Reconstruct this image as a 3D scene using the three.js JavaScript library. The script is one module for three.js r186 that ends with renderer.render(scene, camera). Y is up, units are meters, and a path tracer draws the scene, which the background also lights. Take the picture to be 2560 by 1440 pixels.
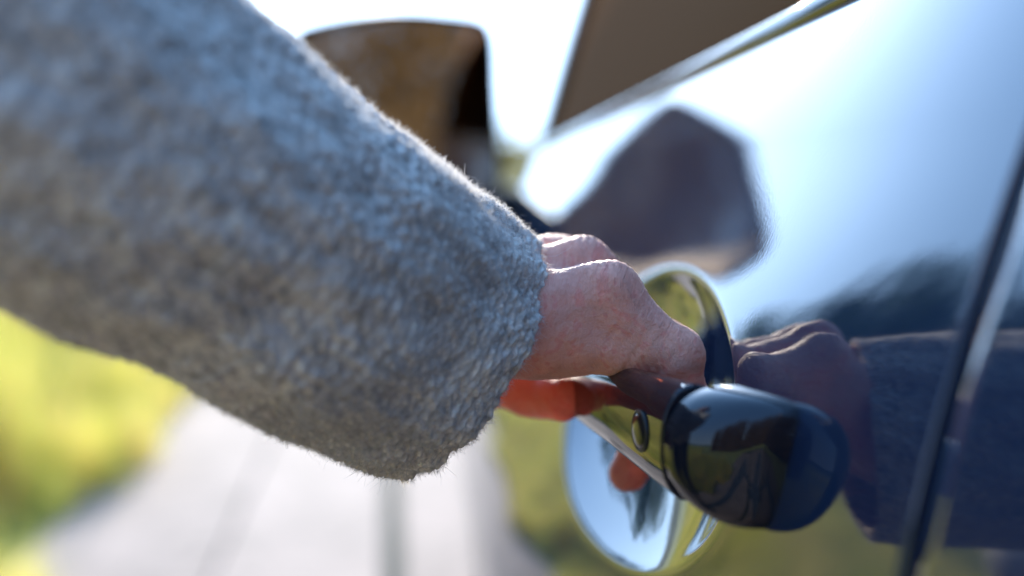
import * as THREE from 'three';
import { MarchingCubes } from 'three/addons/objects/MarchingCubes.js';
import { mergeGeometries, mergeVertices } from 'three/addons/utils/BufferGeometryUtils.js';
import { RoundedBoxGeometry } from 'three/addons/geometries/RoundedBoxGeometry.js';
import { createNoise3D, createNoise2D } from 'simplex-noise';

// ------------------------------------------------------------------ camera, sky, sun, exposure
const scene = new THREE.Scene();
const R = Math.PI / 180;
const YAW = 13.65 * R, PITCH = 5.71 * R;
const camera = new THREE.PerspectiveCamera(2 * Math.atan(720 / 2800) / R, 16 / 9, 0.01, 3000);
camera.position.set(-0.147, 0.937, 0.4);
camera.lookAt(camera.position.x + Math.sin(YAW) * Math.cos(PITCH), camera.position.y - Math.sin(PITCH), camera.position.z - Math.cos(YAW) * Math.cos(PITCH));
camera.focus = 0.362;
camera.userData.fStop = 2.9;

const SUN = new THREE.Vector3(0.098, 0.358, -0.929).normalize();
const EXPOSURE = 2.1, SUN_POWER = 5, SKY_POWER = 1.0;
{
  const w = 1024, h = 512, data = new Float32Array(w * h * 4);
  for (let j = 0; j < h; j++) {
    const el = ((j + 0.5) / h - 0.5) * Math.PI, y = Math.sin(el), c = Math.cos(el);
    for (let i = 0; i < w; i++) {
      const az = ((i + 0.5) / w - 0.5) * 2 * Math.PI, x = Math.cos(az) * c, z = Math.sin(az) * c;
      const cg = THREE.MathUtils.clamp(x * SUN.x + y * SUN.y + z * SUN.z, -1, 1), g = Math.acos(cg) / R;
      const t = Math.pow(1 - Math.max(y, 0), 3.2), ph = 0.75 + 0.25 * cg * cg;
      const zen = [0.18, 0.44, 1.06], hor = [0.60, 0.80, 1.06];
      const glow = 2.2 * Math.exp(-g / 7) + 1.0 * Math.exp(-g / 18), soft = 1.25 * Math.exp(-g / 48);
      const gc = [1.0, 0.97, 0.92], sc = [0.34, 0.78, 1.32], o = (j * w + i) * 4;
      for (let k = 0; k < 3; k++) data[o + k] = ((zen[k] * (1 - t) + hor[k] * t) * ph * 0.92 + glow * gc[k] + soft * sc[k]) * (y < 0 ? 0.6 : 1);
      data[o + 3] = 1;
    }
  }
  const sky = new THREE.DataTexture(data, w, h, THREE.RGBAFormat, THREE.FloatType);
  sky.mapping = THREE.EquirectangularReflectionMapping; sky.magFilter = THREE.LinearFilter; sky.minFilter = THREE.LinearFilter; sky.needsUpdate = true;
  scene.background = sky; scene.environment = sky;
  scene.backgroundIntensity = SKY_POWER; scene.environmentIntensity = SKY_POWER;
}
const sun = new THREE.DirectionalLight(new THREE.Color(1, 0.91, 0.76), SUN_POWER);
sun.name = 'sun';
sun.position.copy(SUN).multiplyScalar(30); sun.castShadow = true;
sun.shadow.mapSize.set(4096, 4096);
Object.assign(sun.shadow.camera, { left: -6, right: 6, top: 6, bottom: -6, near: 1, far: 80 });
scene.add(sun, sun.target);

const renderer = new THREE.WebGLRenderer({ antialias: true });
renderer.toneMapping = THREE.LinearToneMapping;
renderer.toneMappingExposure = EXPOSURE;
renderer.shadowMap.enabled = true;

// ------------------------------------------------------------------ helpers
let seed = 20240611;
const rnd = () => { seed = (seed + 0x6d2b79f5) | 0; let t = Math.imul(seed ^ (seed >>> 15), 1 | seed); t = (t + Math.imul(t ^ (t >>> 7), 61 | t)) ^ t; return ((t ^ (t >>> 14)) >>> 0) / 4294967296; };
const rr = (a, b) => a + (b - a) * rnd();
const n3 = createNoise3D(rnd), n2 = createNoise2D(rnd);
const V = (x, y, z) => new THREE.Vector3(x, y, z);
const clamp = THREE.MathUtils.clamp, lerp = THREE.MathUtils.lerp;
const sstep = (a, b, x) => { const t = clamp((x - a) / (b - a), 0, 1); return t * t * (3 - 2 * t); };
const lin = (r, g, b) => new THREE.Color().setRGB(r, g, b);
function mesh(name, geo, mat, parent) {
  const m = new THREE.Mesh(geo, mat); m.name = name; m.castShadow = m.receiveShadow = true;
  (parent || scene).add(m); return m;
}
function tag(o, label, category, group, kind) {
  if (label) o.userData.label = label;
  if (category) o.userData.category = category;
  if (group) o.userData.group = group;
  if (kind) o.userData.kind = kind;
  return o;
}
const used = {};
const numbered = (n) => { const k = used[n] = (used[n] ?? -1) + 1; return k ? n + '_' + String(k).padStart(3, '0') : n; };
// smooth curve through keys [[t, v...], ...]
function keyed(keys) {
  return (t) => {
    const n = keys.length;
    if (t <= keys[0][0]) return keys[0].slice(1);
    if (t >= keys[n - 1][0]) return keys[n - 1].slice(1);
    let i = 0; while (t > keys[i + 1][0]) i++;
    const a = keys[Math.max(i - 1, 0)], b = keys[i], c = keys[i + 1], d = keys[Math.min(i + 2, n - 1)], h = c[0] - b[0], s = (t - b[0]) / h, out = [];
    for (let k = 1; k < b.length; k++) {
      const m1 = ((c[k] - a[k]) / (c[0] - a[0])) * h, m2 = ((d[k] - b[k]) / (d[0] - b[0])) * h;
      out.push((2 * s ** 3 - 3 * s * s + 1) * b[k] + (s ** 3 - 2 * s * s + s) * m1 + (-2 * s ** 3 + 3 * s * s) * c[k] + (s ** 3 - s * s) * m2);
    }
    return out;
  };
}
function gridGeo(nu, nv, at, closed = false, normalAt, flip = false) {   // at(i, j) -> [x, y, z, u, v]
  const p = [], uv = [], idx = [], nr = [];
  for (let j = 0; j <= nv; j++) for (let i = 0; i <= nu; i++) {
    const q = at(i, j); p.push(q[0], q[1], q[2]); uv.push(q[3] ?? 0, q[4] ?? 0);
    if (normalAt) nr.push(...normalAt(i, j));
  }
  for (let j = 0; j < nv; j++) for (let i = 0; i < nu; i++) {
    const a = j * (nu + 1) + i, b = a + 1, c = a + nu + 1, d = c + 1;
    if (flip) idx.push(a, d, b, a, c, d); else idx.push(a, b, d, a, d, c);
  }
  const g = new THREE.BufferGeometry();
  g.setAttribute('position', new THREE.Float32BufferAttribute(p, 3));
  g.setAttribute('uv', new THREE.Float32BufferAttribute(uv, 2));
  g.setIndex(idx);
  if (normalAt) g.setAttribute('normal', new THREE.Float32BufferAttribute(nr, 3));
  else {
    g.computeVertexNormals();
    if (closed) {   // weld the normals of the seam column
      const n = g.attributes.normal;
      for (let j = 0; j <= nv; j++) {
        const a = j * (nu + 1), b = a + nu, s = V(n.getX(a) + n.getX(b), n.getY(a) + n.getY(b), n.getZ(a) + n.getZ(b)).normalize();
        n.setXYZ(a, s.x, s.y, s.z); n.setXYZ(b, s.x, s.y, s.z);
      }
    }
  }
  return g;
}
function texture(size, fn, srgb = true, repeat) {
  const d = new Uint8Array(size * size * 4);
  for (let j = 0; j < size; j++) for (let i = 0; i < size; i++) {
    const c = fn(i / size, j / size), o = (j * size + i) * 4;
    for (let k = 0; k < 3; k++) d[o + k] = clamp(Math.round(c[k] * 255), 0, 255);
    d[o + 3] = 255;
  }
  const t = new THREE.DataTexture(d, size, size);
  t.wrapS = t.wrapT = THREE.RepeatWrapping; t.magFilter = THREE.LinearFilter; t.needsUpdate = true;
  if (srgb) t.colorSpace = THREE.SRGBColorSpace;
  if (repeat) t.repeat.set(repeat, repeat);
  return t;
}
// noise that tiles over the unit square
const tile = (u, v, f, s = 0) => { const a = u * 2 * Math.PI, b = v * 2 * Math.PI, r = f / (2 * Math.PI); return 0.5 * (n3(Math.cos(a) * r + s, Math.sin(a) * r, Math.cos(b) * r + 7.3) + n3(Math.sin(b) * r + 3.1 + s, Math.cos(a) * r - 5.2, Math.sin(a) * r + Math.cos(b) * r)); };

// ------------------------------------------------------------------ the ground
const earthTex = texture(512, (u, v) => { const n = 0.5 + 0.5 * tile(u, v, 9), m = 0.5 + 0.5 * tile(u, v, 40, 4); return [0.44 + 0.12 * n + 0.06 * m, 0.44 + 0.12 * n + 0.06 * m, 0.22 + 0.06 * n + 0.04 * m]; }, true);
{
  const g = new THREE.CircleGeometry(900, 96); g.rotateX(-Math.PI / 2);
  const uv = g.attributes.uv, p = g.attributes.position;
  for (let i = 0; i < uv.count; i++) uv.setXY(i, p.getX(i) / 3, p.getZ(i) / 3);
  tag(mesh('ground', g, new THREE.MeshStandardMaterial({ map: earthTex, roughness: 1 })), 'grassy open ground reaching to the horizon', null, null, 'structure');
}
const AXIS = Math.atan(0.127);                      // the car and the path run along this heading
const along = (x0, d) => x0 + Math.tan(AXIS) * (d - 2.2);   // x of a line that passes x0 at 2.2 m ahead
const slabTex = texture(512, (u, v) => { const n = 0.5 + 0.5 * tile(u, v, 6), m = 0.5 + 0.5 * tile(u, v, 60, 9), s = sstep(0.25, 0.7, tile(u, v, 14, 3)); const k = 0.37 + 0.12 * n + 0.07 * m - 0.09 * s; return [k * 1.09, k * 0.94, k * 0.84]; });
const slabBump = texture(256, (u, v) => { const n = 0.5 + 0.3 * tile(u, v, 50, 2) + 0.2 * tile(u, v, 25, 8); return [n, n, n]; }, false);
{
  const path = new THREE.Group(); path.name = 'path'; scene.add(path);
  tag(path, 'pale concrete slab path between the car and the grass verge', null, null, 'structure');
  const bed = new THREE.BufferGeometry(); {
    const l = -0.70, r = 3.2, z0 = 6, z1 = -14;
    bed.setAttribute('position', new THREE.Float32BufferAttribute([along(l, -z0), 0.004, z0, along(r, -z0), 0.004, z0, along(r, -z1), 0.004, z1, along(l, -z1), 0.004, z1], 3));
    bed.setAttribute('uv', new THREE.Float32BufferAttribute([0, 0, 8, 0, 8, 40, 0, 40], 2)); bed.setIndex([0, 1, 2, 0, 2, 3]); bed.computeVertexNormals();
  }
  mesh('joint_bed', bed, new THREE.MeshStandardMaterial({ color: lin(0.045, 0.05, 0.038), roughness: 1 }), path);
  const mats = [0, 1, 2].map((k) => new THREE.MeshStandardMaterial({ map: slabTex, bumpMap: slabBump, bumpScale: 0.003, roughness: 0.85, color: [lin(1, 1, 1), lin(0.93, 0.93, 0.94), lin(0.97, 0.95, 0.94)][k] }));
  const rows = [[-0.70, -0.230], [-0.221, 0.165], [0.220, 1.05], [1.065, 1.5], [1.515, 2.0], [2.015, 2.5], [2.515, 3.1]];
  rows.forEach(([l, r], c) => {
    for (let z = 5.5 - (c % 2) * 0.4, k = 0; z > -13.5; z -= 7, k++) {
      const w = r - l, d = 6.985, g = new RoundedBoxGeometry(w, 0.05, d, 1, 0.006), m = mesh('slab', g, mats[(c * 2 + k) % 3], path);
      const uv = g.attributes.uv, p = g.attributes.position;
      for (let i = 0; i < uv.count; i++) uv.setXY(i, p.getX(i) * 0.7 + c * 0.31, p.getZ(i) * 0.7 + k * 0.17);
      m.position.set(along((l + r) / 2, -z + d / 2), 0.003 + rr(0, 0.002), z - d / 2); m.rotation.y = -AXIS;
    }
  });
}

// ------------------------------------------------------------------ the car
const D0 = 0.85;
const PHI0 = 10 * R, B1 = 90 * R, B2 = 40 * R, VW = -10 / 90;
const plan = (u) => 0.08 * (Math.sqrt(u * u + 0.0064) - 0.08) + 0.08 * u + 0.25 * Math.max(0, u - 0.9) ** 2;
function sect(v) {
  if (v > VW) return (-Math.log(Math.cos(Math.min(PHI0 + B1 * v, 1.2))) + Math.log(Math.cos(PHI0))) / B1;
  return Math.log(Math.cos(PHI0)) / B1 - Math.log(Math.cos(Math.min((VW - v) * B2, 1.2))) / B2;
}
const CUP = { z: -0.021, a: 0.111, v: -0.006, b: 0.054, d: 0.022 };
function cup(z, v) {
  const r2 = ((z - CUP.z) / CUP.a) ** 2 + ((v - CUP.v) / CUP.b) ** 2;
  if (r2 > 3) return 0;
  const g = 1 - r2, s = 0.5 * (g + Math.sqrt(g * g + 0.005));
  return CUP.d * Math.pow(s, 0.8) * sstep(3, 1.6, r2);
}
const skin = (z, y) => { const v = y - D0; return plan(-z + 0.16 * sstep(-0.04, 0.10, v) - 0.22 * (1 - sstep(-0.16, 0, v))) + sect(v); };   // x of the body side
const skinC = (z, y) => skin(z, y) + cup(z, y - D0);
function nrm(f, z, y) { const e = 2e-4; return V(-1, (f(z, y + e) - f(z, y - e)) / (2 * e), (f(z + e, y) - f(z - e, y)) / (2 * e)).normalize(); }
const beltY = (z) => 0.9974 + (z - 0.0445) * 0.0432;

const peel = (() => {   // orange peel of the lacquer
  const s = 512, d = new Float32Array(s * s * 4);
  for (let j = 0; j < s; j++) for (let i = 0; i < s; i++) { const u = i / s, v = j / s, n = 0.5 + 0.3 * tile(u, v, 46, 1) + 0.2 * tile(u, v, 80, 5); d.set([n, n, n, 1], (j * s + i) * 4); }
  const t = new THREE.DataTexture(d, s, s, THREE.RGBAFormat, THREE.FloatType); t.wrapS = t.wrapT = THREE.RepeatWrapping; t.magFilter = THREE.LinearFilter; t.needsUpdate = true; t.repeat.set(12, 12); return t;
})();
const dust = (() => {   // fine dust on dark blue
  const n = 1024, d = new Uint8Array(n * n * 4);
  for (let i = 0; i < n * n; i++) d.set([24, 38, 60, 255], i * 4);
  for (let k = 0; k < 2600; k++) { const x = Math.floor(rnd() * n), y = Math.floor(rnd() * n), a = rr(0.08, 0.5); for (let q = 0; q < (rnd() < 0.2 ? 3 : 1); q++) d.set([24 + 120 * a, 38 + 112 * a, 60 + 95 * a, 255].map(Math.round), (((y + (q >> 1)) % n) * n + ((x + (q & 1)) % n)) * 4); }
  const t = new THREE.DataTexture(d, n, n); t.wrapS = t.wrapT = THREE.RepeatWrapping; t.magFilter = THREE.LinearFilter; t.colorSpace = THREE.SRGBColorSpace; t.repeat.set(4, 4); t.needsUpdate = true; return t;
})();
const paint = new THREE.MeshPhysicalMaterial({ name: 'midnight blue lacquer', map: dust, roughness: 0.03, ior: 1.85, bumpMap: peel, bumpScale: 0.000012 });
const paintPlain = new THREE.MeshPhysicalMaterial({ name: 'midnight blue lacquer trim', color: lin(0.008, 0.009, 0.014), roughness: 0.02, ior: 1.5 });
const blackTrim = new THREE.MeshStandardMaterial({ color: lin(0.012, 0.012, 0.013), roughness: 0.45 });
const rubber = new THREE.MeshStandardMaterial({ color: lin(0.016, 0.016, 0.017), roughness: 0.85 });
const leather = new THREE.MeshStandardMaterial({ color: lin(0.16, 0.075, 0.032), roughness: 0.6 });
const headlining = new THREE.MeshStandardMaterial({ color: lin(0.36, 0.31, 0.25), roughness: 0.95 }), carpet = new THREE.MeshStandardMaterial({ color: lin(0.03, 0.028, 0.027), roughness: 1 }), softPlastic = new THREE.MeshStandardMaterial({ color: lin(0.03, 0.03, 0.031), roughness: 0.7 });
const glass = new THREE.MeshPhysicalMaterial({ color: lin(0.038, 0.0145, 0.004), transmission: 1, thickness: 0, roughness: 0.0, ior: 1.5, specularIntensity: 0.015 });
const clearGlass = new THREE.MeshPhysicalMaterial({ color: lin(0.8, 0.85, 0.82), transmission: 1, thickness: 0, roughness: 0, ior: 1.5 });

const car = new THREE.Group(); car.name = 'parked_car'; car.position.set(0.85, 0, -0.9); scene.add(car);
tag(car, 'glossy dark blue car with its driver side door handle held', 'car');
const carMesh = (name, geo, mat, parent = car) => { const m = mesh(name, geo, mat, parent); if (parent === car) m.position.copy(car.position).negate(); return m; };

const spread = (a, b, n) => Array.from({ length: n + 1 }, (_, i) => a + ((b - a) * i) / n);
// a body panel between two heights with rolled edges at both ends; f is its surface
function panel(z0, z1, zs, vs, topY, f) {
  const RAD = 0.0014, IN = 0.018;
  const cols = [];   // [z, angle, extra depth]
  const roll = [90, 68, 45, 22];
  cols.push([z0, -90, IN]); for (const a of roll) cols.push([z0 + (z1 < z0 ? -1 : 1) * RAD * (1 - Math.sin(a * R)), -a, RAD * (1 - Math.cos(a * R))]);
  for (const z of zs) if ((z - z0) * (z - z1) < 0 && Math.abs(z - z0) > RAD && Math.abs(z - z1) > RAD) cols.push([z, 0, 0]);
  for (const a of [...roll].reverse()) cols.push([z1 - (z1 < z0 ? -1 : 1) * RAD * (1 - Math.sin(a * R)), a, RAD * (1 - Math.cos(a * R))]); cols.push([z1, 90, IN]);
  const dirZ = z1 < z0 ? -1 : 1, n = cols.length - 1, m = vs.length - 1, at = (i, j) => {
    const [z, , e] = cols[i], t = vs[j], y = t <= 0.07 ? D0 + t : lerp(D0 + 0.07, topY(z), (t - 0.07) / 0.07);
    return [f(z, y) + e, y, z, z, y];
  };
  return gridGeo(n, m, at, false, (i, j) => {
    const [z, a] = cols[i], q = at(i, j), N = nrm(f, z, q[1]), c = Math.cos(a * R), s = Math.sin(a * R) * dirZ;
    const o = N.multiplyScalar(Math.abs(c)).add(V(0, 0, s)).normalize(); return [o.x, o.y, o.z];
  }, dirZ < 0);
}
const vMain = [...spread(-0.56, -0.08, 16), ...spread(-0.08, 0.07, 130).slice(1), ...spread(0.07, 0.14, 26).slice(1)];
const zMain = [...spread(0.186, 0.12, 16), ...spread(0.12, -0.16, 220).slice(1), ...spread(-0.16, -0.96, 64).slice(1)];
const SEAM = 0.1865, FRONT = -0.95;
carMesh('front_door', panel(SEAM - 0.0022, FRONT, zMain, vMain, beltY, skinC), paint);
carMesh('rear_door', panel(SEAM + 0.0022, 1.15, spread(0.18, 1.15, 60), vMain, beltY, skin), paint);
carMesh('front_fender', panel(FRONT - 0.005, -1.75, spread(FRONT, -1.75, 60), vMain, (z) => beltY(z) - 0.02 * sstep(-0.95, -1.6, z), skin), paint);
{ // dark jambs behind the gaps
  for (const z of [SEAM, FRONT - 0.002]) {
    const g = gridGeo(1, 30, (i, j) => { const y = lerp(0.30, beltY(z), j / 30); return [skin(z, y) + 0.017, y, z + (i - 0.5) * 0.05]; });
    carMesh('door_jamb', g, rubber);
  }
}
// belt moulding under the side window
{
  const prof = [[-0.0003, -0.002], [-0.0018, -0.001], [-0.0024, 0.002], [-0.0020, 0.0055], [-0.0006, 0.0078], [0.003, 0.0085], [0.012, 0.0085]];
  const strip = (za, zb) => gridGeo(prof.length - 1, 60, (i, j) => { const z = lerp(za, zb, j / 60), y = beltY(z); return [skin(z, y) + prof[i][0], y + prof[i][1], z, prof[i][1], z]; });
  carMesh('belt_moulding', strip(SEAM - 0.004, -0.835), paintPlain);
  carMesh('rear_belt_moulding', strip(1.15, SEAM + 0.004), paintPlain);
}
// side window, its frame, pillar
const LEAN = Math.tan(19 * R);
const winX = (z, y) => skin(z, beltY(z)) + 0.004 + (y - beltY(z) - 0.008) * LEAN * (0.62 + 0.38 * sstep(-0.75, 0, z));
const frontEdge = (y) => -0.83 + (y - 0.9600) * 0.92;
{
  const top = 1.40;
  carMesh('side_window', gridGeo(20, 12, (i, j) => { const t = j / 12, y0 = beltY(0) + 0.006, y = lerp(0.985, top, t), zf = frontEdge(y), z = lerp(zf, 0.165, i / 20), yy = lerp(beltY(z) + 0.008, top, t); return [winX(z, yy), yy, z]; }), glass);
  // pillar and quarter panel ahead of the window
  carMesh('front_pillar', gridGeo(16, 24, (i, j) => {
    const y = lerp(beltY(-0.83) - 0.012, 1.41, j / 24), zf = frontEdge(y), s = i / 16, zz = zf - 0.16 * s;
    const base = winX(zf, Math.max(y, beltY(zf) + 0.012)) - 0.006;
    return [base + (s < 0.08 ? 0.008 * (1 - s / 0.08) : 0) + 0.10 * 0.16 * s + 0.035 * s * s * s, y, zz, zz, y];
  }), paint);
  carMesh('window_seal', gridGeo(2, 20, (i, j) => { const y = lerp(beltY(-0.83) + 0.004, 1.40, j / 20), z = frontEdge(y) + 0.012 * (1 - i / 2); return [winX(z, Math.max(y, beltY(z) + 0.012)) - 0.003 - (i === 1 ? 0.003 : 0), y, z]; }), rubber);
  carMesh('centre_pillar', gridGeo(2, 10, (i, j) => { const y = lerp(beltY(0.2) + 0.013, 1.41, j / 10), z = lerp(0.155, 0.26, i / 2); return [winX(z, y) - 0.002, y, z]; }), blackTrim);
  carMesh('roof', gridGeo(20, 14, (i, j) => { const z = lerp(-0.42, 1.15, j / 14), t = i / 20, x = lerp(winX(z, 1.40), 1.45, t); return [x, 1.405 + 0.06 * Math.sin(Math.PI * t) * (0.7 + 0.3 * Math.sin(Math.PI * (j / 14))), z]; }), paint);
  carMesh('windscreen', gridGeo(12, 10, (i, j) => { const t = j / 10, y = lerp(1.0, 1.43, t), z = lerp(-1.30, -0.42, t), x = lerp(lerp(0.27, 0.33, t), lerp(1.52, 1.42, t), i / 12); return [x, y, z + 0.10 * ((i / 6 - 1) ** 2)]; }), clearGlass);
  carMesh('bonnet', gridGeo(16, 14, (i, j) => { const z = lerp(-1.26, -1.78, j / 14), t = i / 16, x = lerp(skin(z, 0.94) + 0.012, 1.55, t); return [x, lerp(0.945, 0.985, Math.sin(Math.PI * clamp(t, 0, 1)) ** 0.6) - 0.10 * (j / 14) ** 2, z]; }), paint);
  carMesh('front_bumper', gridGeo(16, 10, (i, j) => { const x = lerp(skin(-1.75, 0.8) + 0.01, 1.45, i / 16), y = lerp(0.25, 0.86, j / 10); return [x, y, -1.75 - 0.14 * Math.sin(Math.PI * i / 16) ** 0.5 - 0.05 * Math.sin(Math.PI * j / 10)]; }), paint);
  // cabin
  carMesh('far_side', gridGeo(8, 8, (i, j) => [1.60 - 0.15 * (j / 8) ** 2, lerp(0.3, 1.42, j / 8), lerp(-1.2, 1.15, i / 8)]), leather);
  carMesh('rear_bulkhead', gridGeo(4, 4, (i, j) => [lerp(0.12, 1.55, i / 4), lerp(0.3, 1.42, j / 4), 1.12]), leather);
  carMesh('floor_pan', gridGeo(4, 4, (i, j) => [lerp(0.10, 1.55, i / 4), 0.30, lerp(-1.25, 1.12, j / 4)]), carpet);
  carMesh('headliner', gridGeo(4, 4, (i, j) => [lerp(0.36, 1.42, i / 4), 1.39, lerp(-0.40, 1.12, j / 4)]), headlining);
  carMesh('dashboard', new RoundedBoxGeometry(1.22, 0.20, 0.42, 4, 0.06).translate(0.92, 0.90, -1.0), softPlastic);
  carMesh('door_trim', gridGeo(10, 4, (i, j) => { const z = lerp(-0.9, 0.15, i / 10), y = lerp(0.36, beltY(z) + 0.004, j / 4); return [skin(z, y) + 0.07 - 0.03 * (j / 4), y, z]; }), leather);
  const seat = (x, z) => {
    const s = new THREE.Group(); s.name = 'seat'; car.add(s); s.position.set(x, 0.32, z).sub(car.position);
    mesh('cushion', new RoundedBoxGeometry(0.50, 0.20, 0.52, 4, 0.07).translate(0, 0.16, -0.1), leather, s);
    mesh('backrest', new RoundedBoxGeometry(0.48, 0.64, 0.16, 4, 0.07).rotateX(0.28).translate(0, 0.54, 0.24), leather, s);
    mesh('headrest', new RoundedBoxGeometry(0.27, 0.19, 0.11, 4, 0.045).rotateX(0.2).translate(0, 0.96, 0.33), leather, s);
  };
  seat(0.52, -0.12); seat(1.18, -0.12);
  const wheel = new THREE.Group(); wheel.name = 'front_wheel'; car.add(wheel); wheel.position.set(skin(-1.42, 0.5) + 0.16, 0.318, -1.42).sub(car.position);
  mesh('tyre', new THREE.TorusGeometry(0.235, 0.083, 14, 40).rotateY(Math.PI / 2).scale(1.1, 1, 1), rubber, wheel);
  mesh('rim', new THREE.LatheGeometry([[0.02, 0.05], [0.06, 0.06], [0.14, 0.03], [0.19, 0.07], [0.205, 0.09]].map(([a, b]) => new THREE.Vector2(a, b)), 32).rotateZ(Math.PI / 2), new THREE.MeshStandardMaterial({ color: lin(0.5, 0.5, 0.52), metalness: 1, roughness: 0.35 }), wheel);
}
// door handle
const superloft = (za, zb, nz, key, caps) => {
  const NU = 112, k = keyed(key), ring = (t, z) => {
    const [xo, th, yc, hh] = k(z), a = th / 2, xc = xo + a, e = 2 / 2.3, c = Math.cos(t), s = Math.sin(t);
    return [xc - a * Math.sign(c) * Math.abs(c) ** e, yc + hh * Math.sign(s) * Math.abs(s) ** e, z, t * 0.02, z];
  };
  const g = gridGeo(NU, nz, (i, j) => ring(-(i / NU) * 2 * Math.PI, lerp(za, zb, j / nz)), true);
  const parts = [g];
  for (const [z, flip] of caps) {
    const r = [], rd = 0.0012; for (let i = 0; i <= NU; i++) r.push(ring(-(i / NU) * 2 * Math.PI, z));
    const [xo, th, yc] = k(z), cx = xo + th / 2;
    parts.push(gridGeo(NU, 4, (i, j) => { const q = r[i], s = [1, 0.985, 0.94, 0.5, 0][j], o = [0, 0.45, 0.9, 1, 1][j] * rd * flip; return [cx + (q[0] - cx) * s, yc + (q[1] - yc) * s, z + o, 0, 0]; }));
  }
  return mergeGeometries(parts);
};
{
  const handle = new THREE.Group(); handle.name = 'door_handle'; car.add(handle); handle.position.set(-0.02, 0.86, 0.03).sub(car.position);
  handle.userData.label = 'gloss dark pull handle with a round button and fixed end cap';
  const H = (name, g, m) => { const o = mesh(name, g, m, handle); o.position.set(0.02, -0.86, -0.03); return o; };
  H('grip', superloft(-0.14, 0.1015, 170, [[-0.14, 0.022, 0.013, 0.852, 0.0095], [-0.12, 0.008, 0.013, 0.853, 0.010], [-0.09, -0.008, 0.013, 0.854, 0.0105], [-0.05, -0.021, 0.013, 0.8555, 0.011], [0, -0.0285, 0.0135, 0.8570, 0.0118], [0.05, -0.0312, 0.015, 0.8598, 0.0142], [0.087, -0.031, 0.0175, 0.8600, 0.0165], [0.1015, -0.0305, 0.020, 0.8597, 0.0173]], [[0.1015, 1]]), paintPlain);
  H('end_cap', superloft(0.1046, 0.1256, 90, [[0.1046, -0.0305, 0.037, 0.8595, 0.0175], [0.1095, -0.0296, 0.037, 0.8584, 0.0185], [0.1145, -0.0268, 0.036, 0.8574, 0.0191], [0.1188, -0.0222, 0.033, 0.8570, 0.0187], [0.1222, -0.0158, 0.027, 0.8572, 0.0170], [0.1244, -0.0085, 0.020, 0.8580, 0.0140], [0.1256, 0.0005, 0.012, 0.8588, 0.0088]], [[0.1046, -1]]), paintPlain);
  const by = 0.8604, bz = 0.0862, bx = -0.0311;
  H('button_ring', new THREE.TorusGeometry(0.0060, 0.0005, 12, 48).rotateY(Math.PI / 2).translate(bx, by, bz), blackTrim);
  H('button', new THREE.LatheGeometry([[0.0060, -0.0004], [0.0056, -0.0002], [0.0051, 0.0005], [0.0038, 0.0010], [0.002, 0.0013], [0.00001, 0.0014]].map(([a, b]) => new THREE.Vector2(a, b)), 40).rotateZ(Math.PI / 2).translate(bx, by, bz), new THREE.MeshStandardMaterial({ color: lin(0.008, 0.008, 0.009), roughness: 0.22 }));
}
// wing mirror
{
  const m = new THREE.Group(); m.name = 'side_mirror'; car.add(m); m.position.set(0.02, 1.0, -0.75).sub(car.position);
  // outline of the rear face, in the plane across the car: x outwards is negative
  const out = [[0.1090, 1.084], [0.1000, 1.0975], [0.060, 1.1040], [0.0075, 1.1050], [-0.045, 1.0960], [-0.080, 1.0840], [-0.0875, 1.0740], [-0.086, 1.060], [-0.070, 1.020], [-0.048, 0.975], [-0.020, 0.935], [0.012, 0.915], [0.055, 0.906], [0.095, 0.910], [0.1125, 0.925], [0.1145, 0.96], [0.1125, 1.03]].map(([x, y]) => V((x - 0.0115) * 1.06 + 0.0115 - 0.02, y - 1.0, 0));
  const curve = new THREE.CatmullRomCurve3(out, true, 'centripetal'), N = 120, ring = Array.from({ length: N + 1 }, (_, i) => curve.getPoint((i / N) % 1)), cx = -0.003, cy = 0.005;
  const prof = [[0.92, -0.012], [0.955, -0.004], [0.985, 0.0], [1.0, -0.004], [1.0, -0.02], [0.975, -0.05], [0.90, -0.08], [0.74, -0.105], [0.45, -0.122], [0, -0.127]];
  const turn = new THREE.Matrix4().makeRotationY(0.05);
  const shell = gridGeo(N, prof.length - 1, (i, j) => { const q = ring[i], [s, z] = prof[j]; return [cx + (q.x - cx) * s, cy + (q.y - cy) * s, z, 0, 0]; }, true);
  mesh('housing', shell, blackTrim, m);
  mesh('mirror_glass', gridGeo(N, 6, (i, j) => { const q = ring[i], s = 0.935 * j / 6; return [cx + (q.x - cx) * s, cy + (q.y - cy) * s, -0.0075 - 0.0015 * (s * s), 0, 0]; }), new THREE.MeshStandardMaterial({ color: lin(0.55, 0.50, 0.44), metalness: 1, roughness: 0.02 }), m).rotation.y = -0.10;
  mesh('mirror_arm', new THREE.TubeGeometry(new THREE.CatmullRomCurve3([V(0.04, -0.075, -0.06), V(0.09, -0.09, -0.065), V(0.15, -0.105, -0.07)]), 20, 0.024, 16).scale(1, 1, 1), blackTrim, m);
}

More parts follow.
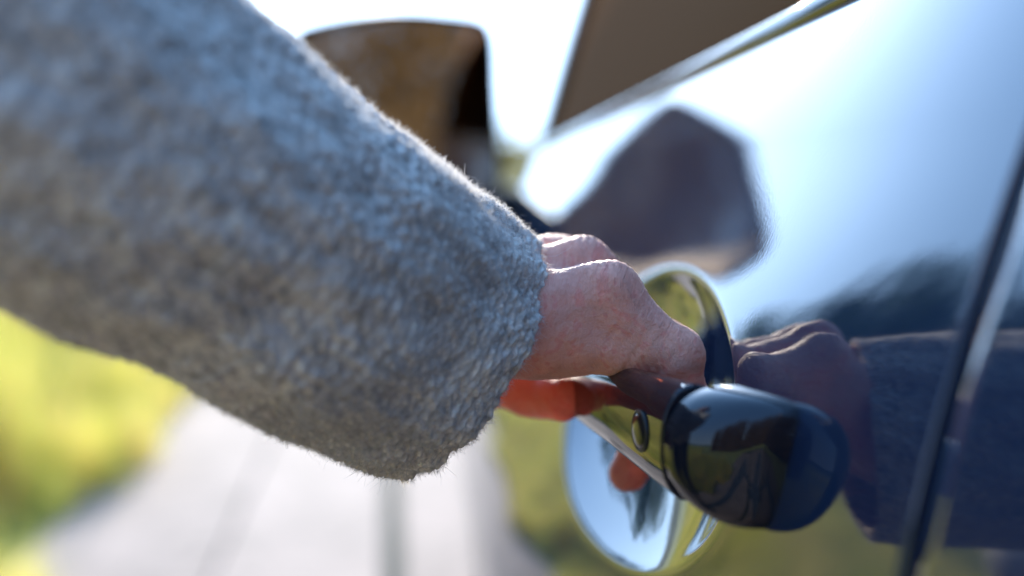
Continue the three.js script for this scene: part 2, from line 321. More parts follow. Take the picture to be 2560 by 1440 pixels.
// ------------------------------------------------------------------ the person
// signed distances: every bone a tapered capsule, joined with a smooth minimum
const cone = (p, a, b, ra, rb) => {
  const bx = b[0] - a[0], by = b[1] - a[1], bz = b[2] - a[2], px = p[0] - a[0], py = p[1] - a[1], pz = p[2] - a[2];
  const t = clamp((px * bx + py * by + pz * bz) / (bx * bx + by * by + bz * bz), 0, 1);
  return Math.hypot(px - bx * t, py - by * t, pz - bz * t) - (ra + (rb - ra) * t);
};
const smin = (a, b, k) => { const h = Math.max(k - Math.abs(a - b), 0) / k; return Math.min(a, b) - h * h * k * 0.25; };
const FING = [   // MCP, PIP, DIP, tip with radii: little, ring, middle, index
  [[-0.0292, 0.8960, 0.0480, 0.0102], [-0.0085, 0.8778, 0.0570, 0.0086], [-0.0030, 0.8600, 0.0560, 0.0073], [-0.0040, 0.8460, 0.0540, 0.0062]],
  [[-0.0310, 0.9025, 0.0255, 0.0106], [-0.0048, 0.8765, 0.0375, 0.0090], [0.0030, 0.8540, 0.0330, 0.0077], [-0.0010, 0.8370, 0.0300, 0.0068]],
  [[-0.0340, 0.9020, 0.0025, 0.0108], [-0.0020, 0.8750, 0.0175, 0.0092], [0.0055, 0.8500, 0.0120, 0.0080], [-0.0055, 0.8245, 0.0050, 0.0074]],
  [[-0.0370, 0.8975, -0.0185, 0.0106], [-0.0020, 0.8740, -0.0060, 0.0090], [0.0055, 0.8530, -0.0110, 0.0078], [-0.0010, 0.8380, -0.0140, 0.0070]],
];
const WRIST = [-0.108, 0.888, 0.016];
function handSdf(p) {
  // palm: metacarpals, heel of the hand
  let palm = cone(p, FING[0][0], [-0.098, 0.884, 0.034], 0.0100, 0.0150);
  palm = smin(palm, cone(p, FING[1][0], [-0.100, 0.890, 0.022], 0.0108, 0.0155), 0.010);
  palm = smin(palm, cone(p, FING[2][0], [-0.102, 0.890, 0.008], 0.0110, 0.0155), 0.010);
  palm = smin(palm, cone(p, FING[3][0], [-0.104, 0.886, -0.004], 0.0108, 0.0150), 0.014);
  palm = smin(palm, cone(p, [-0.046, 0.8845, 0.0400], [-0.092, 0.8800, 0.0360], 0.0130, 0.0150), 0.010);   // edge of the palm below the little finger
  palm = smin(palm, cone(p, [-0.048, 0.8835, 0.0410], [-0.0190, 0.8795, 0.0530], 0.0125, 0.0088), 0.008);   // pad at the root of the little finger
  palm = smin(palm, cone(p, [-0.040, 0.889, 0.004], [-0.085, 0.880, 0.012], 0.0110, 0.0140), 0.012);
  palm = smin(palm, cone(p, [-0.098, 0.886, 0.018], [-0.150, 0.922, 0.070], 0.0235, 0.0260), 0.016);
  palm = smin(palm, cone(p, [-0.150, 0.922, 0.070], [-0.250, 0.990, 0.130], 0.0270, 0.0340), 0.016);
  let d = palm;
  // thumb
  let th = cone(p, [-0.092, 0.876, -0.010], [-0.0560, 0.8590, -0.0290], 0.0150, 0.0118);
  th = smin(th, cone(p, [-0.0560, 0.8590, -0.0290], [-0.0390, 0.8548, -0.0110], 0.0112, 0.0096), 0.006);
  th = smin(th, cone(p, [-0.0390, 0.8548, -0.0110], [-0.0322, 0.8546, 0.0060], 0.0094, 0.0086), 0.005);
  d = smin(d, th, 0.007);
  // fingers
  let fs = 1;
  for (const F of FING) {
    let f = 1;
    for (let k = 0; k < 3; k++) f = smin(f, cone(p, F[k], F[k + 1], F[k][3], F[k + 1][3]), 0.004);
    f = smin(f, Math.hypot(p[0] - F[1][0] - 0.0005, p[1] - F[1][1] - 0.001, p[2] - F[1][2]) - F[1][3] * 1.04, 0.003);
    fs = fs === 1 ? f : smin(fs, f, 0.0022);
  }
  d = smin(d, fs, 0.006);
  // knuckles, the tendons behind them, flexion folds
  for (let k = 0; k < 4; k++) { const F = FING[k][0]; d = smin(d, Math.hypot(p[0] - F[0] - 0.001, p[1] - F[1] - 0.0035, p[2] - F[2]) - 0.0078, 0.008); }
  for (let k = 0; k < 3; k++) { const F = FING[k][0]; d = smin(d, cone(p, [F[0] - 0.004, F[1] + 0.0062, F[2]], [-0.090, 0.9010, 0.016 + (F[2] - 0.016) * 0.35], 0.0030, 0.0022), 0.007); }
  return d;
}
const creases = [   // folds: centre, direction across which they cut, half length, depth
  [[-0.0300, 0.8845, 0.0520], [0.9, -0.35, 0.1], 0.010, 0.0005], [[-0.0225, 0.8790, 0.0570], [0.85, -0.5, 0.1], 0.010, 0.00055], [[-0.0150, 0.8730, 0.0600], [0.8, -0.6, 0.1], 0.008, 0.0004],
];
function skinDetail(p) {
  let d = 0;
  for (const [c, n, l, dep] of creases) {
    const x = p[0] - c[0], y = p[1] - c[1], z = p[2] - c[2], q = x * n[0] + y * n[1] + z * n[2], r = Math.hypot(x, y, z);
    d += dep * Math.exp(-(((q + 0.0012 * Math.sin(z * 400)) / 0.0011) ** 2)) * Math.exp(-((r / l) ** 2));
  }
  for (let k = 0; k < 3; k++) {   // wrinkles over the knuckles
    const F = FING[k][0], x = p[0] - F[0], y = p[1] - F[1] - 0.01, z = p[2] - F[2], r = Math.hypot(x, y, z);
    if (r < 0.02) d += 0.00017 * Math.exp(-((r / 0.0105) ** 2)) * Math.sin((x - y * 0.4) * 2300 + 3.0 * n3(p[0] * 120, p[1] * 120, p[2] * 120));
  }
  d += 0.00009 * n3(p[0] * 420, p[1] * 420, p[2] * 420) + 0.00007 * Math.abs(n3(p[0] * 700 - p[1] * 200, p[1] * 260, p[2] * 260)) + 0.00005 * n3(p[0] * 1000, p[1] * 1000, p[2] * 1000 + 5) + 0.0004 * n3(p[0] * 90 + 3, p[1] * 90, p[2] * 90);
  return d;
}
function sdfMesh(sdf, centre, half, res, detail) {
  const mc = new MarchingCubes(res, new THREE.MeshStandardMaterial(), false, false, 900000);
  const hs = res / 2; let o = 0;
  for (let k = 0; k < res; k++) for (let j = 0; j < res; j++) for (let i = 0; i < res; i++, o++) mc.field[o] = -sdf([centre[0] + ((i - hs) / hs) * half, centre[1] + ((j - hs) / hs) * half, centre[2] + ((k - hs) / hs) * half]);
  mc.isolation = 0; mc.update();
  const n = mc.count, pos = new Float32Array(n * 3);
  for (let i = 0; i < n * 3; i++) pos[i] = centre[i % 3] + mc.positionArray[i] * half;
  let g = new THREE.BufferGeometry(); g.setAttribute('position', new THREE.BufferAttribute(pos, 3));
  g = mergeVertices(g, 1e-6);
  const p = g.attributes.position, nr = new Float32Array(p.count * 3), full = detail ? (q) => sdf(q) + detail(q) : sdf, e = detail ? 0.00035 : half / res;
  for (let i = 0; i < p.count; i++) {
    const q = [p.getX(i), p.getY(i), p.getZ(i)], d = [0, 1, 2].map((a) => { const u = q.slice(), w = q.slice(); u[a] += e; w[a] -= e; return full(u) - full(w); }), l = Math.hypot(...d) || 1;
    for (let a = 0; a < 3; a++) nr[i * 3 + a] = d[a] / l;
    if (detail) { const h = -detail(q); for (let a = 0; a < 3; a++) q[a] += (h * d[a]) / l; p.setXYZ(i, ...q); }
  }
  g.setAttribute('normal', new THREE.BufferAttribute(nr, 3));
  return g;
}
// the rest of the figure, standing beside the car out of the picture; its heights and joints in metres
const ELBOW = [-0.320, 1.045, 0.150], SHO = [-0.465, 1.285, 0.175], SHO2 = [-0.52, 1.285, -0.16], NECK = [-0.505, 1.36, 0.0], HEAD = [-0.485, 1.50, 0.0];
const headSdf = (p) => {
  let d = cone(p, [HEAD[0] + 0.01, HEAD[1] + 0.02, HEAD[2]], [HEAD[0] + 0.025, HEAD[1] - 0.06, HEAD[2]], 0.085, 0.058);
  d = smin(d, cone(p, NECK, [HEAD[0], HEAD[1] - 0.05, HEAD[2]], 0.052, 0.048), 0.03);
  d = smin(d, cone(p, [HEAD[0] + 0.092, HEAD[1] - 0.0, HEAD[2]], [HEAD[0] + 0.105, HEAD[1] - 0.035, HEAD[2]], 0.007, 0.012), 0.012);
  for (const s of [-1, 1]) { d = smin(d, cone(p, [HEAD[0] + 0.0, HEAD[1] + 0.01, HEAD[2] + s * 0.083], [HEAD[0] + 0.0, HEAD[1] - 0.035, HEAD[2] + s * 0.078], 0.014, 0.009), 0.008); }
  return d;
};
const torsoSdf = (p) => {
  let d = cone(p, [-0.515, 1.24, 0.085], [-0.515, 1.24, -0.085], 0.105, 0.105);
  d = smin(d, cone(p, [-0.51, 1.22, 0.0], [-0.53, 0.98, 0.0], 0.125, 0.125), 0.10);
  d = smin(d, cone(p, [-0.53, 0.93, 0.07], [-0.53, 0.93, -0.07], 0.115, 0.115), 0.08);
  d = smin(d, cone(p, [-0.505, 1.335, 0.0], [-0.505, 1.37, 0.0], 0.07, 0.062), 0.05);
  d = smin(d, cone(p, SHO, ELBOW, 0.070, 0.062), 0.05);
  d = smin(d, cone(p, SHO2, [-0.55, 1.04, -0.24], 0.070, 0.060), 0.05);
  return smin(d, cone(p, [-0.55, 1.04, -0.24], [-0.46, 0.84, -0.27], 0.058, 0.048), 0.03);
};
const legSdf = (p) => { let d = 1; for (const s of [-1, 1]) { let l = smin(cone(p, [-0.53, 0.90, s * 0.085], [-0.52, 0.48, s * 0.095], 0.098, 0.062), cone(p, [-0.52, 0.48, s * 0.095], [-0.545, 0.10, s * 0.10], 0.062, 0.045), 0.03); d = smin(d, l, 0.04); } return d; };
const skinTone = texture(512, (u, v) => {
  const a = tile(u, v, 5, 2), b = tile(u, v, 16, 6), c = tile(u, v, 50, 9);
  const r = sstep(0.1, 0.6, b + 0.6 * a); return [0.87 + 0.03 * a + 0.02 * c - 0.01 * r, 0.635 + 0.02 * a + 0.022 * c - 0.06 * r, 0.545 + 0.01 * a + 0.022 * c - 0.045 * r];
});
const pores = texture(512, (u, v) => { const n = 0.5 + 0.25 * tile(u, v, 70, 3) + 0.25 * Math.abs(tile(u, v, 45, 11)); return [n, n, n]; }, false);
const skinMat = new THREE.MeshPhysicalMaterial({ name: 'skin', map: skinTone, bumpMap: pores, bumpScale: 0.00032, roughness: 0.5, ior: 1.4, specularIntensity: 0.8, transmission: 0.46, thickness: 0 });
skinMat.roughness = 0.62;
{
  const d = new Uint8Array(64 * 4); for (let i = 0; i < 16; i++) for (let j = 0; j < 4; j++) { const k = Math.round(255 * (i / 15)); d.set([k, k, k, 255], (j * 16 + i) * 4); }
  const t = new THREE.DataTexture(d, 16, 4); t.magFilter = THREE.LinearFilter; t.channel = 1; t.needsUpdate = true;
  skinMat.transmissionMap = t; skinMat.transmission = 1; skinMat.vertexColors = true;
}
const thinFlesh = (p) => {   // 0 in the thick of the palm, 1 in the thumb and the finger ends
  const th = Math.min(cone(p, [-0.0560, 0.8590, -0.0290], [-0.0390, 0.8548, -0.0110], 0.012, 0.011), cone(p, [-0.0390, 0.8548, -0.0110], [-0.0322, 0.8546, 0.0060], 0.011, 0.010));
  let e = th; for (const F of FING) e = Math.min(e, cone(p, F[2], F[3], F[2][3] + 0.002, F[3][3] + 0.002));
  return 1 - sstep(-0.002, 0.008, e);
};
const handGeo = sdfMesh(handSdf, [-0.062, 0.868, 0.018], 0.082, 148, skinDetail);
const headGeo = sdfMesh(headSdf, [HEAD[0] + 0.01, HEAD[1] - 0.03, HEAD[2]], 0.20, 64);
for (const g of [handGeo, headGeo]) {
  const p = g.attributes.position, uv = new Float32Array(p.count * 2);
  for (let i = 0; i < p.count; i++) { uv[2 * i] = (p.getX(i) * 0.8 + p.getZ(i) * 0.62 + p.getY(i) * 0.21) * 22; uv[2 * i + 1] = (p.getY(i) * 0.9 - p.getX(i) * 0.28 + p.getZ(i) * 0.37) * 22; }
  g.setAttribute('uv', new THREE.BufferAttribute(uv, 2));
  const u1 = new Float32Array(p.count * 2), vc = new Float32Array(p.count * 3);
  for (let i = 0; i < p.count; i++) {
    const k = g === handGeo ? thinFlesh([p.getX(i), p.getY(i), p.getZ(i)]) : 0;
    u1[2 * i] = clamp(0.20 + 0.22 * k, 0.05, 0.95); u1[2 * i + 1] = 0.5;
    vc.set([1, 1 - 0.24 * k, 1 - 0.22 * k], 3 * i);  // redder finger ends; also puts the red of sun through flesh into the colour
  }
  g.setAttribute('uv1', new THREE.BufferAttribute(u1, 2)); g.setAttribute('color', new THREE.BufferAttribute(vc, 3));
}
const person = mesh('person', handGeo, skinMat);
mesh('head', headGeo, skinMat, person);
tag(person, 'person in a heathered grey wool sweater gripping the car door handle', 'person');

// sleeve of the sweater: an oval tube from the cuff to the elbow, with a hem turned inside
const SL = [   // centre, half height, half depth
  [-0.0652, 0.8703, 0.0182, 0.0458, 0.0350], [-0.0908, 0.8869, 0.0372, 0.0466, 0.0380], [-0.1146, 0.9021, 0.0547, 0.0476, 0.0400], [-0.1589, 0.9330, 0.0873, 0.0480, 0.0420],
  [-0.1934, 0.9568, 0.1095, 0.0486, 0.0440], [-0.2223, 0.9753, 0.1244, 0.0490, 0.0455], [-0.2547, 0.9962, 0.1351, 0.0500, 0.0480], [-0.315, 1.040, 0.150, 0.056, 0.055],
];
const slKey = keyed(SL.map((q, i) => [i, ...q]));
const E1 = V(0.499, 0.866, 0.03).normalize();
const NEAR = 1;
function sleeveFrame(t) {
  const a = slKey(Math.max(t - 0.02, 0)), b = slKey(Math.min(t + 0.02, SL.length - 1)), q = slKey(t), T = V(b[0] - a[0], b[1] - a[1], b[2] - a[2]).normalize();
  const e1 = E1.clone().addScaledVector(T, -E1.dot(T)).normalize(), e2 = T.clone().cross(e1).normalize();
  return { c: V(q[0], q[1], q[2]), T, e1, e2, a: q[3], b: q[4] };
}
const frames = Array.from({ length: 401 }, (_, i) => sleeveFrame((i / 400) * (SL.length - 1)));
const arc = [0]; for (let i = 1; i <= 400; i++) arc.push(arc[i - 1] + frames[i].c.distanceTo(frames[i - 1].c));
function sleevePoint(th, l, off = 0, out = V(0, 0, 0)) {   // th round the arm, l metres from the hem
  l += 0.0122 * Math.max(0, 1 - l / 0.08) * (1 - NEAR * Math.sin(th));   // the hem is cut askew
  let lo = 0, hi = 400; while (hi - lo > 1) { const m = (lo + hi) >> 1; if (arc[m] > l) hi = m; else lo = m; }
  const s = clamp((l - arc[lo]) / (arc[hi] - arc[lo]), 0, 1), F = frames[lo], G = frames[hi];
  const a = lerp(F.a, G.a, s), b = lerp(F.b, G.b, s), c = Math.cos(th), sn = Math.sin(th);
  // droop and soft folds of the cloth
  const fold = 0.0022 * n3(Math.cos(th) * 1.3, Math.sin(th) * 1.3, l * 14) + 0.0013 * n3(Math.cos(th) * 3 + 5, Math.sin(th) * 3, l * 30);
  const ea = Math.abs(c) ** 0.9 * Math.sign(c) * (a + fold + off), eb = sn * (b + fold + off);
  return out.set(lerp(F.c.x, G.c.x, s), lerp(F.c.y, G.c.y, s), lerp(F.c.z, G.c.z, s)).addScaledVector(F.e1, ea).addScaledVector(F.e2, eb);
}
const CIRC = 0.27, LEN = arc[400];
const knit = (th, l) => {   // loops of the boucle knit, in metres of relief
  const u = (th / (2 * Math.PI)) * 64, v = l / 0.0044, w = u + 0.35 * n2(v * 0.4, u * 0.2);
  const stitch = Math.sin((w + (Math.abs((v % 2 + 2) % 2 - 1) - 0.5) * 0.7) * 2 * Math.PI) * 0.35 + Math.sin(v * Math.PI * 2) * 0.25;
  const k = n3(Math.cos(th) * 8, Math.sin(th) * 8, l * 190), k2 = n3(Math.cos(th) * 26, Math.sin(th) * 26, l * 560);
  return 0.00085 * stitch + 0.00062 * k + 0.00022 * k2;
};
const woolTex = texture(1024, (u, v) => {
  const a = tile(u, v, 24, 1), b = tile(u, v, 60, 4), c = tile(u, v, 150, 8), d = tile(u, v, 8, 6), s = sstep(0.15, 0.55, b + 0.5 * c);
  const k = 0.82 + 0.12 * a + 0.05 * b + 0.03 * c + 0.05 * d + 0.08 * s - 0.09 * sstep(0.2, 0.6, -b * 0.8 - a * 0.5 + 0.3 * c);
  return [k * 1.045, k * 0.985, k * 0.92];
});
const wool = new THREE.MeshPhysicalMaterial({ name: 'heather wool', map: woolTex, roughness: 0.95, specularIntensity: 0.2, sheen: 0.6, sheenColor: lin(0.8, 0.8, 0.8), sheenRoughness: 0.6 });
{
  const NU = 380, NV = 420, HEM = 0.004;
  // rows: inside of the hem, the rolled edge, then up the arm
  const rows = []; for (let k = 0; k <= 8; k++) rows.push([0.022 * (1 - k / 8) + 0.0015, -HEM]);
  for (let k = 1; k <= 7; k++) { const a = (k / 8) * Math.PI; rows.push([0.002 - 0.002 * Math.sin(a), -HEM / 2 - (HEM / 2) * Math.cos(a)]); }
  for (let k = 0; k <= NV; k++) rows.push([0.0022 + (LEN - 0.0022) * (k / NV) ** 1.25, 0]);
  const q = V(0, 0, 0), g = gridGeo(NU, rows.length - 1, (i, j) => {
    const th = (i / NU) * 2 * Math.PI, [l, o] = rows[j]; sleevePoint(th, l, o + knit(th, l), q);
    return [q.x, q.y, q.z, (th / (2 * Math.PI)) * 2, (l / CIRC) * 2];
  }, true);
  const sleeve = mesh('sleeve', g, wool, person);
  const body = sdfMesh(torsoSdf, [-0.47, 1.10, -0.03], 0.38, 72);
  const p = body.attributes.position, uv = new Float32Array(p.count * 2);
  for (let i = 0; i < p.count; i++) { uv[2 * i] = (p.getX(i) + p.getZ(i)) * 6; uv[2 * i + 1] = p.getY(i) * 6; }
  body.setAttribute('uv', new THREE.BufferAttribute(uv, 2));
  mesh('sweater_body', body, wool, person);
  mesh('trousers', sdfMesh(legSdf, [-0.53, 0.53, 0], 0.52, 72), new THREE.MeshStandardMaterial({ color: lin(0.02, 0.024, 0.035), roughness: 0.9 }), person);
  for (const s of [-1, 1]) mesh('shoe', new RoundedBoxGeometry(0.26, 0.09, 0.095, 4, 0.04).translate(-0.49, 0.047, s * 0.10), blackTrim, person);
  const hair = (pp) => Math.max(cone(pp, [HEAD[0] - 0.012, HEAD[1] + 0.028, HEAD[2]], [HEAD[0] - 0.05, HEAD[1] - 0.17, HEAD[2]], 0.096, 0.075), -cone(pp, [HEAD[0] + 0.10, HEAD[1] - 0.02, 0], [HEAD[0] + 0.10, HEAD[1] - 0.2, 0], 0.078, 0.10));
  mesh('hair', sdfMesh(hair, [HEAD[0], HEAD[1] - 0.06, 0], 0.24, 56), new THREE.MeshStandardMaterial({ color: lin(0.035, 0.02, 0.012), roughness: 0.6 }), person);
  // loose fibres standing off the wool
  const fp = [], fi = [];
  const fibre = (th, l, len, w, lean) => {
    const a = sleevePoint(th, l, knit(th, l) - 0.0003).clone(), b = sleevePoint(th, l, 0.004).clone().sub(a).normalize();
    const t1 = sleevePoint(th + 0.02, l).clone().sub(sleevePoint(th, l).clone()).normalize(), t2 = sleevePoint(th, Math.max(l - 0.001, 0)).clone().sub(sleevePoint(th, l + 0.001).clone()).normalize();
    const ang = rr(0, 6.283), dir = b.clone().multiplyScalar(rr(0.35, 1)).addScaledVector(t1, Math.cos(ang) * lean).addScaledVector(t2, Math.sin(ang) * lean + (l < 0.004 ? 0.8 : 0)).normalize();
    const bend = V(rr(-1, 1), rr(-1, 1), rr(-1, 1)).multiplyScalar(0.7), side = dir.clone().cross(V(rr(-1, 1), rr(-1, 1), rr(-1, 1))).normalize(), n = 3, at = fp.length / 3;
    const q = a.clone();
    for (let k = 0; k <= n; k++) {
      const ww = w * (1 - 0.7 * k / n); fp.push(q.x - side.x * ww, q.y - side.y * ww, q.z - side.z * ww, q.x + side.x * ww, q.y + side.y * ww, q.z + side.z * ww);
      if (k < n) { const o = at + k * 2; fi.push(o, o + 1, o + 3, o, o + 3, o + 2); }
      q.addScaledVector(dir, len / n); dir.addScaledVector(bend, 0.55).normalize();
    }
  };
  for (let k = 0; k < 120000; k++) { const l = rnd() < 0.55 ? rr(0, 0.09) : rr(0, 0.24); fibre(rr(0, 6.283), l, rr(0.0010, 0.0040) * (0.6 + 0.4 * sstep(0, 0.05, l)), rr(0.00005, 0.0001), 0.9); }
  for (let k = 0; k < 500; k++) fibre(rr(0, 6.283), rr(0, 0.06), rr(0.004, 0.008), 0.00005, 0.6);
  for (let k = 0; k < 700; k++) fibre(rr(0, 6.283), rr(0.0002, 0.002), rr(0.001, 0.0035), 0.00005, 0.5);
  for (const th of [0.35, 0.5, 0.42, 5.6, 5.9]) fibre(th, 0.001, 0.016, 0.00006, 0.2);
  const fg = new THREE.BufferGeometry(); fg.setAttribute('position', new THREE.Float32BufferAttribute(fp, 3)); fg.setIndex(fi); fg.computeVertexNormals();
  const fz = mesh('wool_fibres', fg, new THREE.MeshPhysicalMaterial({ color: lin(0.70, 0.67, 0.64), roughness: 0.9, transmission: 0.6, thickness: 0, specularIntensity: 0.3 }), sleeve);
  fz.userData.kind = 'stuff';
}

// ------------------------------------------------------------------ grass verge, added bushes, trees
const leafMat = (r, g, b, t = 0.45) => new THREE.MeshPhysicalMaterial({ color: lin(r, g, b), roughness: 0.9, transmission: t, thickness: 0, specularIntensity: 0.4, side: THREE.DoubleSide });
function tuftGeo(n, h, spreadR) {
  const p = [], idx = [];
  for (let k = 0; k < n; k++) {
    const a = rr(0, 6.283), r = spreadR * Math.sqrt(rnd()), x = Math.cos(a) * r, z = Math.sin(a) * r, hh = h * rr(0.5, 1.1), w = rr(0.0018, 0.0038), la = rr(0, 6.283), le = rr(0.1, 0.6) * hh, wx = Math.cos(la + 1.57) * w, wz = Math.sin(la + 1.57) * w, o = p.length / 3;
    for (let s = 0; s <= 3; s++) { const t = s / 3, ww = 1 - t * 0.92, bx = x + Math.cos(la) * le * t * t, bz = z + Math.sin(la) * le * t * t, y = hh * (t - 0.18 * t * t); p.push(bx - wx * ww, y, bz - wz * ww, bx + wx * ww, y, bz + wz * ww); }
    for (let s = 0; s < 3; s++) { const q = o + s * 2; idx.push(q, q + 1, q + 3, q, q + 3, q + 2); }
  }
  const g = new THREE.BufferGeometry(); g.setAttribute('position', new THREE.Float32BufferAttribute(p, 3)); g.setIndex(idx); g.computeVertexNormals(); return g;
}
{
  const make = (count, geo, mat, place) => {
    const im = new THREE.InstancedMesh(geo, mat, count), m = new THREE.Matrix4(), c = new THREE.Color();
    for (let k = 0; k < count; k++) {
      const [x, z, s, r, g, b] = place();
      m.makeRotationY(rr(0, 6.283)).scale(V(s, s * rr(0.8, 1.25), s)).setPosition(x, 0, z); im.setMatrixAt(k, m); im.setColorAt(k, c.setRGB(r, g, b));
    }
    im.castShadow = im.receiveShadow = true; return im;
  };
  const edge = (z) => along(-0.70, -z) + 0.05 * n2(z * 1.3, 4) - 0.02;
  const col = () => { const t = rnd(), k = rr(0.7, 1.2); return t < 0.5 ? [0.66 * k, 0.60 * k, 0.12 * k] : t < 0.68 ? [0.28 * k, 0.38 * k, 0.06 * k] : [0.82 * k, 0.62 * k, 0.22 * k]; };
  const verge = make(8500, tuftGeo(22, 0.42, 0.08), leafMat(1, 1, 1, 0.72), () => { const z = 3 - 16 * Math.pow(rnd(), 0.9), d = 3.2 * Math.pow(rnd(), 1.5), w = 0.18 * n2(z * 0.9, 7) + 0.10 * n2(z * 2.7, 1); return [edge(z) + 0.10 + w - d, z, rr(0.5, 1.25) * (0.45 + 0.55 * Math.min(d / 0.45, 1)) * (1 + 0.35 * n2(z * 1.1, d * 1.5 + 3)), ...col()]; });
  verge.name = 'grass_verge'; scene.add(verge); tag(verge, 'tall sunlit yellow-green grass along the edge of the path', 'grass', null, 'stuff');
  const far = make(9000, tuftGeo(22, 0.30, 0.16), leafMat(1, 1, 1, 0.45), () => { const a = rr(-0.1, 2.2), d = 3.5 + 24 * Math.pow(rnd(), 1.2), x = -Math.sin(a) * d - 1.5, z = -Math.cos(a) * d; return [x, z, rr(0.8, 1.6), ...col()]; });
  far.name = 'meadow_grass'; scene.add(far); tag(far, 'rough meadow grass beyond the verge', 'grass', null, 'stuff');
}
function leaves(n, size, sample, geo = []) {
  const p = [], idx = [];
  for (let k = 0; k < n; k++) {
    const c = sample(), a = V(rr(-1, 1), rr(-1, 1), rr(-1, 1)).normalize(), b = a.clone().cross(V(rr(-1, 1), rr(-1, 1), rr(-1, 1))).normalize(), s = size * rr(0.6, 1.3), o = p.length / 3;
    for (const [u, v] of [[-1, 0], [0, -0.55], [1, 0], [0, 0.55]]) p.push(c.x + a.x * u * s + b.x * v * s, c.y + a.y * u * s + b.y * v * s, c.z + a.z * u * s + b.z * v * s);
    idx.push(o, o + 1, o + 2, o, o + 2, o + 3);
  }
  const g = new THREE.BufferGeometry(); g.setAttribute('position', new THREE.Float32BufferAttribute(p, 3)); g.setIndex(idx); g.computeVertexNormals(); return g;
}
const barkTex = texture(256, (u, v) => { const n = 0.5 + 0.5 * tile(u, v, 30); return [0.30 + 0.12 * n, 0.25 + 0.1 * n, 0.20 + 0.08 * n]; });
const bark = new THREE.MeshStandardMaterial({ map: barkTex, roughness: 1 });
function tree(name, label, x, z, h, crownBase, rad, mat, nLeaf, leaf, group) {
  const t = new THREE.Group(); t.name = numbered(name); t.position.set(x, 0, z); scene.add(t); tag(t, label, 'tree', group);
  const clumps = [], wood = [];
  const lean = V(rr(-0.06, 0.06), 1, rr(-0.06, 0.06)), up = (s) => lean.clone().multiplyScalar(s);
  const r0 = h * 0.028;
  const limb = (a, b, ra, rb) => { const d = b.clone().sub(a), g = new THREE.CylinderGeometry(rb, ra, d.length(), 8, 3); g.translate(0, d.length() / 2, 0); g.applyQuaternion(new THREE.Quaternion().setFromUnitVectors(V(0, 1, 0), d.normalize())); g.translate(a.x, a.y, a.z); return g; };
  wood.push(limb(V(0, -0.05, 0), up(h * 0.72), r0, r0 * 0.3));
  for (let k = 0; k < 11; k++) {
    const s = lerp(crownBase * 0.8, h * 0.72, k / 11), a = k * 2.4 + rr(-0.4, 0.4), f = (s - crownBase * 0.8) / (h - crownBase * 0.8), len = rad * (0.95 - 0.45 * f) * rr(0.7, 1.05), p0 = up(s), p1 = p0.clone().add(V(Math.cos(a) * len, len * rr(0.25, 0.7), Math.sin(a) * len));
    wood.push(limb(p0, p1, r0 * 0.42, r0 * 0.1));
    clumps.push([p1, rad * rr(0.34, 0.5)], [p0.clone().lerp(p1, 0.6), rad * rr(0.25, 0.4)]);
  }
  clumps.push([up(h * 0.86), rad * 0.45], [up(h * 0.72), rad * 0.5]);
  mesh('trunk', mergeGeometries(wood), bark, t);
  mesh('crown', leaves(nLeaf, leaf, () => { const [c, r] = clumps[Math.floor(rnd() * clumps.length)], v = V(rr(-1, 1), rr(-1, 1), rr(-1, 1)); if (v.lengthSq() > 1) v.normalize(); return c.clone().addScaledVector(v, r).setY(c.y + v.y * r * 0.7); }), mat, t);
  return t;
}
const mGreen = leafMat(0.055, 0.10, 0.03), mDark = leafMat(0.03, 0.065, 0.03), mYel = leafMat(0.34, 0.25, 0.04), mRust = leafMat(0.13, 0.080, 0.034, 0.3);
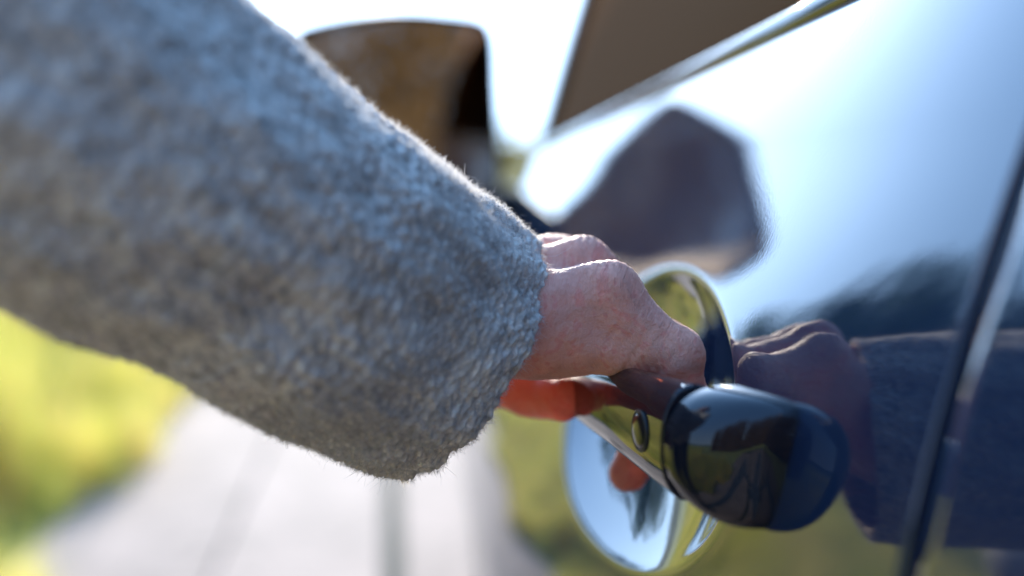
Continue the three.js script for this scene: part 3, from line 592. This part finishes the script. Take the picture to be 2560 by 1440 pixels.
{
  const T = (az, dist) => [-Math.sin(az * R) * dist, -Math.cos(az * R) * dist];
  const list = [   // azimuth to the left of the way ahead, distance, height, crown base, radius
    ['broad green tree with a gap under its crown beyond the meadow', 24, 17, 5.9, 2.9, 2.0, mDark], ['tall green tree with spreading limbs beyond the meadow', 31, 15, 6.3, 2.8, 2.2, mGreen],
    ['slim green tree beyond the meadow next to the broad one', 38, 16, 6.8, 2.8, 2.0, mDark], ['small green tree at the far end of the meadow', 16.5, 24, 5.4, 2.4, 1.9, mGreen],
    ['dense dark tree at the near side of the meadow', 50, 13, 5.4, 1.4, 2.4, mDark], ['large spreading tree beside the meadow', 64, 12, 5.8, 1.5, 2.6, mGreen],
  ];
  for (const [label, az, d, h, cb, r, m] of list) { const [x, z] = T(az, d); tree('tree', label, x, z, h, cb, r, m, 5200, 0.085, 'trees beyond the meadow'); }
  tree('yellow_tree', 'small yellow-leaved tree seen between the mirror and the pillar', 3.35, -15.5, 2.1, 0.6, 0.8, mYel, 2600, 0.06);
  // rust-coloured hedge added out of view behind the car, to turn the wing mirror brown
  for (let k = 0; k < 9; k++) {
    const bush = new THREE.Group(); bush.name = numbered('added_beech_bush'); bush.position.set(-7.2 + k * 1.35, 0, 7.5 + 0.5 * Math.sin(k * 1.7)); scene.add(bush);
    tag(bush, 'rust brown beech bush added out of view to colour the wing mirror', 'bush', 'added beech hedge bushes');
    const hh = rr(4.6, 5.4);
    mesh('stem', new THREE.CylinderGeometry(0.02, 0.06, hh * 0.8, 7).translate(0, hh * 0.4, 0), bark, bush);
    mesh('foliage', leaves(5200, 0.085, () => { const a = rr(0, 6.283), y = Math.sqrt(rnd()) * hh, r = 0.95 * Math.pow(rnd(), 0.4) * (0.75 + 0.3 * n2(a * 2, y + k)); return V(Math.cos(a) * r, hh - y * 0.98, Math.sin(a) * r * 0.7); }), mRust, bush);
  }
}
// low hills on the skyline
{
  const g = gridGeo(160, 6, (i, j) => { const a = lerp(-2.6, 1.4, i / 160), hgt = 14 + 9 * n2(i * 0.045, 2) + 4 * n2(i * 0.14, 9), t = j / 6, d = 420 + t * 160; return [Math.sin(a) * d, -2 + Math.max(hgt, 3) * Math.sin(t * Math.PI * 0.5), -Math.cos(a) * d, i * 0.4, t * 2]; });
  tag(mesh('hills', g, new THREE.MeshStandardMaterial({ color: lin(0.06, 0.09, 0.05), roughness: 1 })), 'low wooded hills on the skyline', null, null, 'structure');
}

renderer.render(scene, camera);
